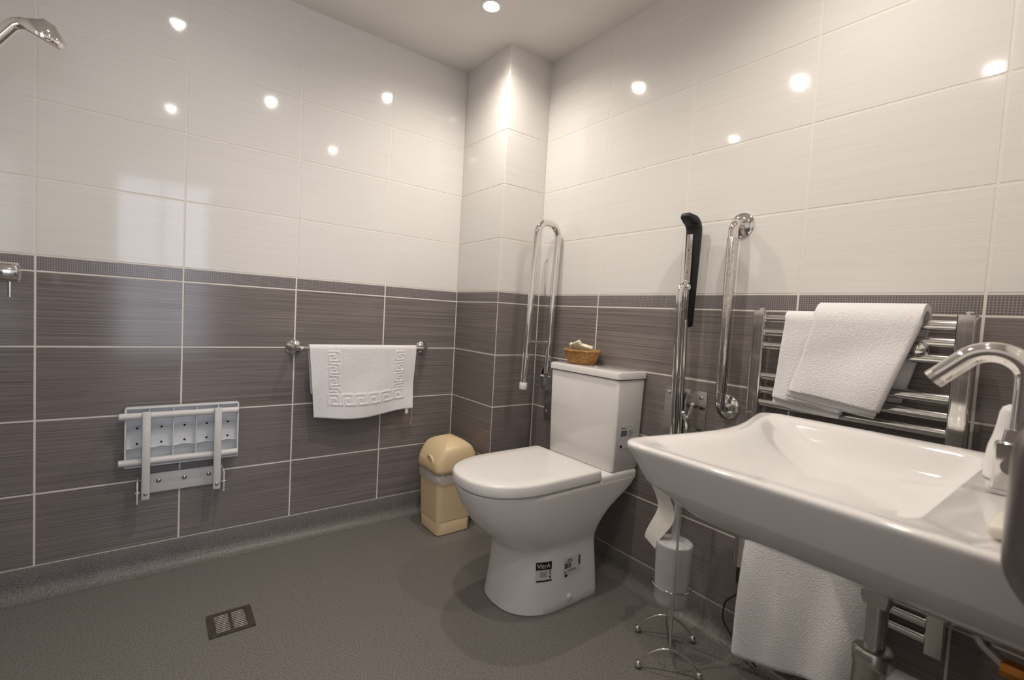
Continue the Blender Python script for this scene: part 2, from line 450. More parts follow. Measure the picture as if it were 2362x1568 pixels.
pm = stuck([(-.166, -.160, .149, .155), (-.166, -.160, .140, .145), (-.166, -.160, .127, .134)]+[(-.200, -.174, .150-.0045*k, .1512-.0045*k) for k in range(5)], .0016).build('printed_marks', m_ink, s1); pm['kind'] = 'stuff'
s2 = stuck([(-.102, -.014, .108, .178)], .0008).build('sticker', m_stk, pan); s2['label'] = 'white sticker with barcodes'
bars = []; x = -.097
while x < -.067:
    w = random.choice((.0008, .0014, .0022)); bars.append((x, x+w, .140, .158)); x += w+random.choice((.0008, .0014))
z = .140
while z < .174:
    w = random.choice((.0008, .0016, .0022)); bars.append((-.028, -.018, z, z+w)); z += w+.0009
bars += [(-.097, -.084, .111, .119), (-.092, -.057, .162, .164), (-.085, -.060, .168, .1705), (-.083, -.042, .131, .1325), (-.083, -.042, .127, .1282), (-.097, -.095, .124, .131), (-.093, -.091, .124, .131)]
pm = stuck(bars, .0016).build('printed_marks', m_ink, s2); pm['kind'] = 'stuff'
yk = TC-.1825
s3 = MB().box((.118, yk-.0012, .560), (.208, yk-.0002, .648)).build('sticker', m_stk, cis); s3['label'] = 'white sticker with a barcode on the cistern side'
mb = MB(); x = .124
while x < .158:
    w = random.choice((.001, .0018, .003)); mb.box((x, yk-.0016, .606), (x+w, yk-.0010, .628)); x += w+.0014
for x0, x1, z0, z1 in ((.122, .134, .563, .573), (.126, .150, .635, .638), (.168, .195, .622, .624), (.168, .195, .614, .616), (.168, .190, .606, .608)): mb.box((x0, yk-.0016, z0), (x1, yk-.0010, z1))
pm = mb.build('printed_marks', m_ink, s3, smooth=False); pm['kind'] = 'stuff'

# ------------------------------------------------------------------ basket of soaps on the cistern
bx, by, bz = .168, -.784, .8535
basket = thing('wicker_basket', (bx, by, bz), 'small oval brown wicker basket on the cistern lid', 'basket')
rings = []; nw = 72
for r_ in range(12):
    t = r_/11; ax = lerp(.046, .068, t**.7); ay = lerp(.058, .083, t**.7); z = bz+.001+.054*t
    rings.append([(bx+(ax+.0022*math.sin(18*2*PI*k/nw+PI*r_))*math.cos(2*PI*k/nw), by+(ay+.0022*math.sin(18*2*PI*k/nw+PI*r_))*math.sin(2*PI*k/nw), z) for k in range(nw)])
inner = [[(bx+(p[0]-bx)*.93, by+(p[1]-by)*.94, p[2]+.002) for p in q] for q in reversed(rings)]
MB().loft(rings+inner, True, True).build('woven_body', m_wick, basket, angle=80)
MB().tube([(bx+.068*math.cos(t*PI/24), by+.083*math.sin(t*PI/24), bz+.056+.0014*math.sin(t*2.0)) for t in range(48)], .0045, 8, closed=True).build('rim', m_wick, basket)
for sx_, sy_, sz_, rz, rx, w, lab in ((-.010, .036, .056, .5, .25, .058, 'cream wrapped guest soap at the far side of the basket'),
                                   (-.020, .000, .068, -.1, -.35, .060, 'cream wrapped guest soap standing highest in the basket'),
                                   (-.010, -.040, .056, .35, .2, .060, 'cream wrapped guest soap at the radiator side of the basket')):
    R_ = Matrix.Rotation(rz, 3, 'Z') @ Matrix.Rotation(rx, 3, 'X') @ Matrix.Rotation(.95, 3, 'Y')
    tag(MB().box((bx+sx_-w/2, by+sy_-w*.42, bz+sz_-.009), (bx+sx_+w/2, by+sy_+w*.42, bz+sz_+.009), .004, 2, rot=R_).build('wrapped_soap', m_cream), lab, 'soap', 'wrapped soaps in the basket')

# ------------------------------------------------------------------ swing-lid bin
bcx, bcy = -.147, -.238
binn = thing('waste_bin', (bcx, bcy, 0), 'beige plastic swing-lid bin with a white liner beside the toilet', 'bin')
def sq(h, z, rc, hy=None): return rrect_ring(bcx-h, bcx+h, bcy-(hy or h), bcy+(hy or h), z, rc, 6)
MB().loft([sq(.084, .001, .02), sq(.088, .004, .022), sq(.0905, .062, .022), sq(.0895, .0635, .022), sq(.0895, .066, .022), sq(.092, .068, .023), sq(.101, .29, .026)]).build('body', m_beige, binn)
def bagring(h, z, a):
    out = []
    for i, (x, y, zz) in enumerate(sq(h, z, .03)):
        out.append((x+(x-bcx)*.02*math.sin(i*1.9+a), y+(y-bcy)*.02*math.sin(i*2.3+a), zz+.006*math.sin(i*.9+a)))
    return out
MB().loft([bagring(.1045, .252, 0), bagring(.1062, .262, 1), bagring(.1065, .28, 2), bagring(.105, .297, 3), bagring(.103, .306, 3)], False, False).build('bin_liner', m_bag, binn, angle=80)
rings = [sq(.107, .298, .030), sq(.111, .300, .032), sq(.112, .318, .034), sq(.1105, .336, .036)]
def dome(x, y):
    u = (x-bcx)/.112; v_ = (y-bcy)/.112
    arch = 1-abs(u-.05)**2.3*.80
    return .336+.110*max(0, arch)*(1-.12*abs(v_)**3)
base = sq(.1105, .336, .036)
for k, s_ in enumerate((.992, .98, .965, .945, .92, .89, .85, .78, .68, .55, .4, .25, .1, .02)):
    e_ = min(1, (1-s_)/.16); e_ = math.sqrt(max(0, 1-(1-e_)**2))
    rings.append([(bcx+(x-bcx)*s_, bcy+(y-bcy)*s_, lerp(.336, dome(bcx+(x-bcx)*s_, bcy+(y-bcy)*s_), e_)) for x, y, _ in base])
lidm = MB().loft(rings, False, True).build('lid', m_beige, binn, angle=70)
MB().lathe([(.030, .006), (.0305, .0), (.028, -.003), (.024, .002), (.018, .008), (.0, .010)], (bcx-.1105, bcy-.03, .345), (1, 0, .12), 22, cap=False).build('finger_grip', m_beige, lidm)

# ------------------------------------------------------------------ folded shower seat on the left wall
sx0, sx1, sz0, sz1 = -1.366, -1.010, .414, .634
seat = thing('shower_bench', (-1.19, 0, .29), 'pale grey slatted fold-up shower seat hinged on the left wall', 'shower seat')
pnl = MB().box((sx0, -.026, sz0), (sx1, -.018, sz1), .003).box((sx0, -.052, sz1-.006), (sx1, -.02, sz1), .002).box((sx0, -.052, sz0), (sx1, -.02, sz0+.006), .002)
pnl.box((sx0, -.052, sz0), (sx0+.006, -.02, sz1), .002).box((sx1-.006, -.052, sz0), (sx1, -.02, sz1), .002).build('seat_panel', m_seatp, seat)
for k in range(1, 5):
    x = lerp(sx0, sx1, k/5); MB().box((x-.0015, -.050, sz0+.004), (x+.0015, -.024, sz1-.004)).build('rib', m_seatp, seat)
for zz in (.484, .560):
    MB().grid(lambda u, v: (lerp(sx0+.004, sx1-.004, u), -.026-.024*v, zz+.004*math.sin(u*5*PI)**4), 60, 1).build('rib', m_seatp, seat)
    for k in range(5):
        MB().lathe([(.004, 0), (.0038, .001), (.001, .0012)], (lerp(sx0, sx1, (k+.5)/5), -.0262, zz+(-.007 if zz > .5 else .012)), (0, -1, 0), 10).build('drain_hole', m_hole, seat)
for zz in (sz1-.03, sz0+.022):
    MB().tube([(sx0-.016, -.056, zz), (sx0-.014, -.056, zz), (sx1-.004, -.056, zz), (sx1-.002, -.056, zz)], [.010, .0125, .0125, .010], 16).build('cross_tube', m_pmet, seat)
for x in (-1.303, -1.084):
    arm = MB().box((x-.0125, -.088, .302), (x+.0125, -.069, .622), .004).build('support_arm', m_pmet, seat)
    MB().lathe([(.006, 0), (.006, .004), (.003, .006)], (x, -.088, .325), (0, -1, 0), 12).build('bolt', m_ss, arm)
MB().box((-1.318, -.012, .300), (-1.058, -.0008, .374), .003).build('wall_plate', m_pmet, seat)
for x in (-1.327, -1.060):
    MB().box((x-.0025, -.085, .288), (x+.0025, -.002, .368), .002).build('hinge_plate', m_pmet, seat)
    MB().lathe([(.005, -.008), (.006, -.006), (.006, .006), (.005, .008)], (x, -.07, .325), (1, 0, 0), 12).build('hinge_pin', m_ss, seat)
for x in (-1.265, -1.185, -1.105):
    MB().lathe([(.008, 0), (.008, .004), (.004, .0065), (.001, .007)], (x, -.012, .345), (0, -1, 0), 12).build('bolt', m_ss, seat)

# ------------------------------------------------------------------ towel rail and bath mat on the left wall
rail = thing('towel_rail', (-.50, 0, .852), 'short chrome towel rail with round wall flanges on the left wall', 'towel rail')
for x in (-.803, -.197):
    MB().lathe([(.033, .0004), (.034, .003), (.032, .007), (.024, .012), (.014, .02), (.012, .03)], (x, 0, .852), (0, -1, 0), 28).build('wall_flange', m_chr, rail)
MB().tube(fillet([(-.803, -.018, .852), (-.803, -.066, .852), (-.197, -.066, .852), (-.197, -.018, .852)], .03, 8), .0115, 16).build('bar', m_chr, rail)

KEY = ["11111110", "10000010", "10111010", "10101010", "10100010", "10111111", "00000000"]
def keymask(u, v):
    """raised Greek-key border of the bath mat; u,v across/down its hanging face in 0..1"""
    for side in (0, 1):
        a, b = ((.135, .255), (.785, .905))[side]
        if a <= u <= b and .03 <= v <= .62:
            i = int((u-a)/(b-a)*7); j = int(((v-.03)/.59*3.4 % 1)*8)
            return KEY[min(6, i if side else 6-i)][min(7, j)] == '1'
    if .135 <= u <= .905 and .64 <= v <= .84:
        j = int((v-.64)/.2*7); i = int(((u-.135)/.77*6 % 1)*8)
        return KEY[min(6, j)][min(7, i)] == '1'
    return False
def drape(place, nA, nF, front, back, r_over, thick, relief=None, wob=lambda s, d: 0.0):
    """closed cross-section swept along a rail: place(s, out, drop_front_sign, drop) -> world point.
    Sheet hangs 'front(s)' on the near side and 'back(s)' on the far side of the rail."""
    rings = []
    for i in range(nA+1):
        s = i/nA; F, B = front(s), back(s); outer = []; innr = []
        for j in range(nF+1):
            d = F*(1-j/nF); rel = relief(s, d/F) if relief else 0
            tp = min(1, (F-d)/.006+.35)
            outer.append(place(s, r_over+thick*tp+rel+wob(s, d), d)); innr.append(place(s, r_over+wob(s, d), d))
        for j in range(1, 9):
            t = PI*j/9; outer.append(place(s, (r_over+thick)*math.cos(t), 0, (r_over+thick)*math.sin(t)))
            innr.append(place(s, r_over*math.cos(t), 0, r_over*math.sin(t)))
        for j in range(9):
            d = B*j/8; outer.append(place(s, -(r_over+thick), d)); innr.append(place(s, -r_over, d))
        rings.append(outer+innr[::-1])
    return MB().loft(rings, True, True)
hv = [[0]*1 for _ in range(1)]
def soft(fn, u, v, e=.004):
    return sum(fn(u+a*e, v+b*e*1.6) for a in (-1, 0, 1) for b in (-1, 0, 1))/9
def mat_place(s, out, d, rise=0):
    x = lerp(-.757, -.262, s); x += (.5-s)*.055*min(1, d/.31)*(1 if s < .5 else .55)
    return (x, -.066-out, .852+rise-d)
mbw = lambda s, d: .010*math.sin(PI*s)*smoothstep(.1, .31, d)+.004*math.sin(9*s+d*14)*smoothstep(.04, .2, d)+.014*smoothstep(.75, 1, s)*smoothstep(.15, .31, d)
mm = drape(mat_place, 190, 110, lambda s: .302+.022*math.sin(PI*min(1, s*1.1))**1.2-.012*s, lambda s: .2, .0125, .005,
           lambda s, v:   .0038*soft(keymask, s, v), mbw)
bm_ = tag(mm.build('bath_mat', m_towel, angle=75), 'white bath mat with embossed key border over the short rail on the left wall', 'bath mat')
MB().box((-.312, -.0925, .538), (-.296, -.0913, .566)).build('care_tag', m_seatp, bm_)
MB().tube([(-.275, -.088, .57), (-.274, -.086, .53), (-.277, -.082, .48)], .0006, 5).build('loose_thread', m_towel, bm_)

# ------------------------------------------------------------------ chrome hinged rail beside the cistern
gy = -.525
gr = thing('grab_rail', (XW, gy, .55), 'hinged chrome U-shaped grab rail folded up beside the cistern', 'grab rail')
MB().box((XW-.005, gy-.05, .545), (XW-.0006, gy+.05, .845), .0018).build('wall_plate', m_ss, gr)
path = [(.066, gy, .735), (.098, gy, 1.478), (.228, gy, 1.478), (.205, gy, .775)]
MB().tube(fillet(path, .064, 12), .0165, 18).build('rail_tube', m_chr, gr)
MB().tube([(.075, gy, .925), (.211, gy, .925)], .006, 10).build('rung', m_chr, gr)
MB().lathe([(.017, 0), (.0185, .002), (.0185, .03), (.017, .032)], (.0648, gy, .707), (.043, 0, 1), 18).build('end_cap', m_plw, gr)
for s in (-1, 1):
    n_ = 18; prof = []
    pts = [(XW-.004, .83), (.20, .80), (.185, .76), (.185, .715), (.20, .695), (XW-.004, .69)]
    lo = [(x, gy+s*.026-.003, z) for x, z in pts]; hi = [(x, gy+s*.026+.003, z) for x, z in pts]
    MB().loft([lo, hi]).build('hinge_cheek', m_chr, gr)
MB().tube([(.205, gy-.034, .762), (.205, gy+.034, .762)], .009, 14).build('hinge_pin', m_chr, gr)
MB().lathe([(.007, 0), (.007, .003), (.004, .005)], (XW-.005, gy+.034, .585), (-1, 0, 0), 12).build('screw', m_chr, gr)
MB().tube(fillet([(.218, gy+.0, 1.135), (.165, gy+.0, 1.142), (.155, gy, 1.29), (.172, gy, 1.315)], .02, 5), .0022, 8).build('paper_wire', m_chr, gr)

# ------------------------------------------------------------------ padded hinged arm on its steel plate
oy = -1.245
arm = thing('padded_support_arm', (XW, oy, .45), 'hinged chrome support arm folded up with a long black pad', 'support arm')
pl_ = MB().box((XW-.004, -1.318, .40), (XW-.0006, -1.15, .812), .0016).build('wall_plate', m_ss, arm)
for yy, zt in ((-1.222, .812), (-1.272, .812)):
    lo = [(XW-.003, yy-.002, .42), (.195, yy-.002, .44), (.19, yy-.002, .78), (.2, yy-.002, .80), (XW-.003, yy-.002, zt)]
    MB().loft([lo, [(x, y+.004, z) for x, y, z in lo]]).build('hinge_flange', m_ss, arm)
for yy, zz in ((-1.165, .79), (-1.298, .79), (-1.165, .43), (-1.298, .43)):
    MB().lathe([(.0075, 0), (.0075, .003), (.004, .0055), (.001, .006)], (XW-.004, yy, zz), (-1, 0, 0), 12).build('screw', m_chr, pl_)
vs, fs = text_mesh('OPTIMA', .0185, .0005)
MB().add([(XW-.0046, -1.290-x*.74, .752+y) for x, y, _ in vs], fs).build('lettering', m_ink, pl_, smooth=False)
MB().box((XW-.0047, -1.305, .672), (XW-.0041, -1.287, .678)).build('printed_mark', m_dark, pl_)
MB().tube(fillet([(.182, oy, .45), (.149, oy, 1.165), (.176, oy, 1.185), (.192, oy, 1.178)], [.03, .01], 8), .0125, 16).build('outer_tube', m_chr, arm)
MB().tube(fillet([(.222, oy, .45), (.192, oy, 1.14), (.192, oy, 1.18)], .02, 6), .0105, 16).build('inner_tube', m_chr, arm)
MB().tube([(.176, oy-.018, 1.172), (.176, oy+.018, 1.172)], .009, 12).build('clamp', m_chr, arm)
MB().tube([(.20, oy-.034, .62), (.20, oy+.034, .62)], .008, 12).build('hinge_pin', m_chr, arm)
# pad: rounded section swept along a line that curls away from the wall at its upper end
spine = fillet([(.206, oy-.002, 1.040), (.206, oy-.002, 1.395), (.148, oy-.002, 1.412)], .075, 16)
rings = []
for i, c in enumerate(spine):
    a = spine[max(0, i-1)]; b = spine[min(len(spine)-1, i+1)]; t = (b-a).normalized(); nrm = Vector((t.z, 0, -t.x))
    e_ = 1.0 if 0 < i < len(spine)-1 else .7
    rings.append([c + nrm*(.0155*e_*math.copysign(abs(math.cos(q))**.6, math.cos(q))) + Vector((0, 1, 0))*(.027*e_*math.copysign(abs(math.sin(q))**.6, math.sin(q))) for q in [2*PI*k/24 for k in range(24)]])
rings = [[spine[0]+Vector((0, 0, -.006))+(p-spine[0])*.5 for p in rings[0]]]+rings+[[spine[-1]+(spine[-1]-spine[-2]).normalized()*.006+(p-spine[-1])*.6 for p in rings[-1]]]
MB().loft(rings).build('pad', m_blk, arm, angle=60)
strip = MB().box((.184, oy-.012, 1.06), (.191, oy+.010, 1.355), .001).build('pad_strip', m_ss, arm)
for zz in (1.30, 1.225): MB().lathe([(.003, 0), (.002, .001)], (.184, oy, zz), (-1, 0, 0), 8).build('screw', m_dark, strip)

# ------------------------------------------------------------------ vertical fluted grab bar
vb = thing('grab_bar', (XW, -1.392, .77), 'straight vertical knurled chrome grab bar between padded arm and towel radiator', 'grab bar')
bxx = .198
MB().tube(fillet([(XW-.004, -1.392, .775), (bxx, -1.392, .775), (bxx, -1.392, .83)], .03, 9), .0155, 18).build('elbow', m_chr, vb)
MB().tube(fillet([(XW-.004, -1.392, 1.378), (bxx, -1.392, 1.378), (bxx, -1.392, 1.33)], .03, 9), .0155, 18).build('elbow', m_chr, vb)
MB().lathe([(.016, 0), (.0172, .003), (.0172, .50), (.016, .503)], (bxx, -1.392, .828), n=24).build('knurled_tube', m_flu, vb)
for zz in (.775, 1.378):
    fl = MB().lathe([(.041, .0004), (.041, .003), (.038, .006), (.028, .010), (.018, .014)], (XW, -1.392, zz), (-1, 0, 0), 30).build('wall_flange', m_chr, vb)
    for k in range(3):
        t = PI/2+2*PI*k/3
        MB().lathe([(.004, 0), (.003, .0012)], (XW-.0075, -1.392+.03*math.cos(t), zz+.03*math.sin(t)), (-1, 0, 0), 8).build('screw', m_dark, fl)

# ------------------------------------------------------------------ towel radiator
rad = thing('towel_radiator', (.19, -1.737, .3), 'chrome ladder towel radiator on the right wall behind the basin', 'radiator')
YA, YC = -1.508, -1.966
for yy in (YA, YC):
    ps = MB().loft([rrect_ring(.166, .205, yy-.0185, yy+.0185, .302, .007), rrect_ring(.166, .205, yy-.0185, yy+.0185, 1.098, .007)]).build('post', m_chr, rad, angle=30)
    MB().lathe([(.009, 0), (.009, .005), (.006, .008), (.001, .009)], (.188, yy, 1.098), n=14).build('air_vent', m_chr, ps)
RZ = [1.073, 1.033, .993, .901, .860, .821, .729, .689, .649, .557, .517, .477, .405, .366, .327]
for zz in RZ:
    MB().tube([(.186, YA, zz), (.186, YC, zz)], .0125, 16, caps=False).build('rung', m_chr, rad)
for yy, zz in ((-1.885, 1.013), (-1.60, 1.013), (-1.885, .44), (-1.60, .44)):
    kk = 1.0 if (yy < -1.8 and zz > .9) else .42
    MB().lathe([(r_*(1 if kk == 1 else .7), h_*kk) for r_, h_ in ((.012, 0), (.012, .050), (.0165, .055), (.020, .063), (.0205, .072), (.018, .082), (.012, .089), (.005, .092), (.001, .0925))], (XW, yy, zz), (-1, 0, 0), 20).build('wall_bracket', m_chr, rad)
MB().lathe([(.012, 0), (.013, .006), (.013, .05), (.012, .056)], (.188, YA, .245), n=16).build('heating_element', m_dark, rad)
tag(MB().tube(fillet([(.188, YA, .243), (.19, YA+.01, .20), (.205, -1.457, .15), (.205, -1.452, .09), (.200, -1.50, .045), (.18, -1.58, .02)], .04, 6), .0028, 8).build('electric_cable', m_dark), 'thin grey cable looping down from the towel radiator to the floor', 'cable')

# towels
def towel_slab(name, quad, x_rail, z_rail, back, thick, nlay, label, seedk, rr=.0135):
    """a folded terry towel over the radiator rung; quad = (Y,z) top-left, top-right, bottom-right, bottom-left of its front"""
    (ytl, ztl), (ytr, ztr), (ybr, zbr), (ybl, zbl) = quad
    def place(s, out, d, rise=0):
        F = lerp(ztl-zbl, ztr-zbr, s); t = d/max(F, .001) if out > 0 else d/.26*.8
        y = lerp(lerp(ytl, ybl, t), lerp(ytr, ybr, t), s)
        zt = z_rail
        return (x_rail-out, y, zt+rise-d)
    def wob(s, d): return .006*math.sin(7*s+seedk)*smoothstep(.03, .2, d)+.004*math.sin(23*d+4*s+seedk)*smoothstep(.02, .1, d)+.010*smoothstep(.05, .26, d)
    def rel(s, v): return -.4*thick*(1-min(1, min(s, 1-s)/.035))**2
    fr = lambda s: lerp(ztl-thick*.4-zbl, ztr-thick*.4-zbr, s)-.02
    main = drape(place, 60, 50, fr, lambda s: back, rr, thick, rel, wob).build(name, m_towel, angle=75)
    tag(main, label, 'towel', 'white towels on the radiator')
    for k in range(nlay):
        g = MB(); off = rr+.002-.004*k
        g.grid(lambda u, v: (x_rail-off-wob(u, .2)+.004, lerp(lerp(ytl, ybl, .8+.2*v), lerp(ytr, ybr, .8+.2*v), u)+.004*k, z_rail-fr(u)*lerp(.8, 1.055+.04*k+.02*math.sin(4*u+k), v)), 24, 6)
        g.grid(lambda u, v: (x_rail-off-wob(u, .2)+.001, lerp(lerp(ytl, ybl, .8+.2*v), lerp(ytr, ybr, .8+.2*v), u)+.004*k, z_rail-fr(u)*lerp(.8, 1.055+.04*k+.02*math.sin(4*u+k), v)), 24, 6)
        g.build('folded_layer', m_towel, main, angle=75)
    return main
t1 = towel_slab('hand_towel', ((-1.585, 1.100), (-1.80, 1.097), (-1.74, .825), (-1.568, .845)), .186, 1.073, .17, .013, 1, 'white folded towel hanging behind another one at the left of the radiator', .4)
t2 = towel_slab('hand_towel', ((-1.668, 1.118), (-1.893, 1.098), (-1.822, .848), (-1.615, .892)), .186, 1.073, .20, .017, 2, 'white folded towel hung askew in front on the radiator top', 1.7, rr=.034)
def low_place(s, out, d, rise=0):
    t = d/.6; y = lerp(lerp(-1.535, -1.527, t), lerp(-1.855, -1.845, t), s)
    return (.186-out, y, .649+rise-d)
lw = drape(low_place, 70, 70, lambda s: .600-.10*s+.02*math.sin(PI*s), lambda s: .3, .0135, .010,
           lambda s, v: -.004*(1-min(1, min(s, 1-s)/.03))**2, lambda s, d: (.012*math.sin(9*s+.6)+.006*math.sin(15*s+3*d))*smoothstep(.05, .5, d)+.028*smoothstep(0, .45, d))
tag(lw.build('bath_towel', m_towel, angle=75), 'large white bath towel hanging low on the radiator under the basin', 'towel', 'white towels on the radiator')

# ------------------------------------------------------------------ wash basin
BX0, BX1, BYB = -.600, .034, YB+.0012
def bring(ins, z, kind='outer', ib=0.0):
    if kind == 'outer': x0, x1, y0, yl, yr, dip, rc = BX0+ins, BX1-ins, BYB+ib, -1.628-ins, -1.606-ins, .052, (.05, .05, .012, .012)
    else: x0, x1, y0, yl, yr, dip, rc = -.560+ins, -.012-ins, -2.052+ins*.7, -1.655-ib, -1.636-ib, .046*(1-ib/.175), (.045, .045, .04, .04)
    P = []; ns, nc = 22, 10
    y1 = (yl+yr)/2
    def corner(cx_, cy_, r_, t0):
        for i in range(nc+1):
            t = t0+PI/2*i/nc; P.append([cx_+r_*math.cos(t), cy_+r_*math.sin(t), z])
    r0, r1, r2, r3 = rc
    corner(x1-r0, y1-r0, r0, 0)
    for i in range(1, ns): P.append([lerp(x1-r0, x0+r1, i/ns), y1, z])
    corner(x0+r1, y1-r1, r1, PI/2)
    for i in range(1, ns): P.append([x0, lerp(y1-r1, y0+r2, i/ns), z])
    corner(x0+r2, y0+r2, r2, PI)
    for i in range(1, ns): P.append([lerp(x0+r2, x1-r3, i/ns), y0, z])
    corner(x1-r3, y0+r3, r3, 1.5*PI)
    for i in range(1, ns): P.append([x1, lerp(y0+r3, y1-r0, i/ns), z])
    for p in P:
        s = max(0, min(1, (p[0]-x0)/(x1-x0))); w = smoothstep(y0+.18, y1-.03, p[1])
        p[1] += w*(lerp(yl, yr, s)-y1-dip*math.sin(PI*s)**1.6)
    return P
rings = [bring(.21, .660, ib=.03), bring(.15, .668, ib=.02), bring(.085, .702, ib=.008), bring(.045, .738), bring(.034, .747), bring(.026, .755), bring(.006, .803), bring(.0015, .811), bring(0, .816), bring(.001, .8195), bring(.004, .8215), bring(.011, .8222),
         bring(0, .8200, 'bowl'), bring(.006, .8165, 'bowl', .012), bring(.013, .807, 'bowl', .030), bring(.024, .790, 'bowl', .055), bring(.037, .773, 'bowl', .085), bring(.055, .760, 'bowl', .115), bring(.08, .752, 'bowl', .145), bring(.115, .748, 'bowl', .170)]
basin = thing('wash_basin', (-.285, -1.93, .66), 'wide white ceramic wash basin with a scooped front at the right', 'basin')
MB().loft(rings).build('bowl', m_cer, basin, angle=50)
MB().lathe([(.031, .0), (.031, .0025), (.025, .004), (.018, .002), (.001, .0015)], (-.412, -1.93, .7475)).build('drain', m_chr, basin)

tx, ty = -.285, -2.104
tap = thing('basin_tap', (tx, ty, .822), 'chrome mixer tap with a tall curved swan-neck spout on the basin', 'tap')
MB().loft([rrect_ring(tx-.027, tx+.027, ty-.027, ty+.027, .8222, .006), rrect_ring(tx-.027, tx+.027, ty-.027, ty+.027, .828, .006)]).build('base_plate', m_chr, tap)
MB().loft([rrect_ring(tx-.023, tx+.023, ty-.023, ty+.023, .828, .004), rrect_ring(tx-.023, tx+.023, ty-.023, ty+.023, .895, .004), rrect_ring(tx-.017, tx+.017, ty-.017, ty+.017, .897, .004), rrect_ring(tx-.015, tx+.015, ty-.015, ty+.015, .915, .004)]).build('body', m_chr, tap)
MB().tube([(tx-.023, ty, .865), (tx-.05, ty, .868)], [.012, .012], 16).build('lever', m_chr, tap)
sp = [(tx, ty-.004, .90), (tx, ty-.004, .985)]
c0 = (ty+.036, .985); R0 = .040
for k in range(1, 13):
    t = PI - k/12*math.radians(142); sp.append((tx, c0[0]+R0*math.cos(t), c0[1]+R0*math.sin(t)))
a = sp[-1]; b = sp[-2]; dy, dz = a[1]-b[1], a[2]-b[2]; L_ = math.hypot(dy, dz)
sp.append((tx, a[1]+dy/L_*.048, a[2]+dz/L_*.048))
spout = MB().tube(sp, .0155, 20, caps=False).build('spout', m_chr, tap)
e0 = Vector(sp[-1]); ed = (e0-Vector(sp[-2])).normalized()
MB().lathe([(.0158, -.010), (.0160, .0), (.013, .0006), (.0125, -.006), (.001, -.006)], e0, ed, 20, False).build('aerator', m_ss, spout)

m_soap = mat('soap', rough=.4); noise_col(m_soap, coords(m_soap, (9, 9, 9)), (.78, .73, .62), (.81, .765, .66))
bt = thing('soap_bottle', (-.2, -2.088, .8222), 'white plastic bottle with narrow shoulders behind the tap', 'bottle')
MB().lathe([(.026, 0), (.0285, .003), (.0285, .03), (.026, .052), (.0215, .070), (.0185, .088), (.0165, .107), (.0135, .116), (.007, .1205), (.001, .1215)], (-.2, -2.088, .8222)).build('body', m_plw, bt)
tag(MB().box((-.545, -2.165, .8232), (-.465, -2.108, .839), .007, 3).build('soap_bar', m_soap), 'pale cream bar of soap on the basin ledge near the camera', 'soap')

# waste and valve under the basin
wy = -1.963
trap = thing('waste_trap', (-.29, wy, .36), 'grey chrome bottle trap hanging under the basin', 'waste trap')
MB().loft([rrect_ring(-.315, -.265, wy-.019, wy+.017, .586, .006), rrect_ring(-.318, -.262, wy-.022, wy+.02, .60, .006), rrect_ring(-.318, -.262, wy-.022, wy+.02, .664, .006)]).build('collar', m_ss, trap)
MB().lathe([(.0155, 0), (.0155, .10)], (-.29, wy, .50)).build('pipe', m_ss, trap)
MB().lathe([(.018, 0), (.028, .006), (.029, .10), (.0305, .102), (.0305, .125), (.027, .13), (.020, .132)], (-.29, wy, .375)).build('bottle', m_ss, trap)
MB().tube(fillet([(-.29, wy-.02, .47), (-.29, wy-.1, .47), (-.29, YB+.002, .47)], .01), .016, 14).build('outlet_pipe', m_plw, trap)
vl = thing('isolating_valve', (-.285, -2.12, .5), 'small brass supply valve on a flexible hose under the basin', 'valve')
MB().tube(fillet([(-.285, -2.085, .664), (-.285, -2.085, .59), (-.285, -2.12, .565), (-.285, YB+.002, .565)], .025, 7), .008, 12).build('hose', m_ss, vl)
MB().lathe([(.012, 0), (.014, .004), (.014, .03), (.011, .036), (.011, .055)], (-.285, -2.11, .566), (0, -1, 0), 8).build('valve_body', m_brass, vl)

# ------------------------------------------------------------------ chrome handle on the basin wall, near the camera
hd = thing('upright_grab_bar', (-.70, YB, .80), 'grey metal upright wall grab bar with curved ends at the right edge beside the basin', 'grab bar')
m_satin = mat('satin_grey_metal', rough=.32, metal=1.0)
noise_col(m_satin, coords(m_satin, (9, 9, 9)), (.32, .295, .285), (.38, .355, .34))
hx, hy = -.70, -2.152
MB().tube(fillet([(hx, YB+.004, .822), (hx, hy, .822), (hx, hy, .985), (hx, YB+.004, .985)], .040, 9), .0165, 18).build('bar', m_satin, hd)
for zz in (.822, .985): MB().lathe([(.028, .0005), (.028, .004), (.022, .008), (.017, .010)], (hx, YB, zz), (0, 1, 0), 22).build('wall_flange', m_satin, hd)

# ------------------------------------------------------------------ free-standing brush and roll stand
Af, Ab = Vector((.028, -1.259, .012)), Vector((.14, -1.393, .012))
Bf, Bb = Vector((-.106, -1.365, .012)), Vector((.008, -1.496, .012))
mA, mB_ = (Af+Ab)/2, (Bf+Bb)/2; ctr = (mA+mB_)/2
st = thing('brush_stand', (ctr.x, ctr.y, 0), 'free-standing chrome wire stand with arched ball feet under the basin edge', 'stand')
for a, b in ((Af, Ab), (Bf, Bb)):
    pth = [a.lerp(b, k/16)+Vector((0, 0, .062*math.sin(PI*k/16)**.75)) for k in range(17)]
    ft = MB().tube(pth, .0036, 10).build('arched_foot', m_chr, st)
    for q in (a, b): MB().sphere(q, .0115).build('ball', m_chr, ft)
hz = .074
MB().tube([mA+Vector((0, 0, hz-.012)), mB_+Vector((0, 0, hz-.012))], .0034, 10).build('cross_wire', m_chr, st)
topz = .742
rodB = [mB_+Vector((0, 0, hz-.012)), mB_+Vector((0, 0, topz))]
dAB = (mB_-mA).normalized(); dF = (Ab-Af).normalized()
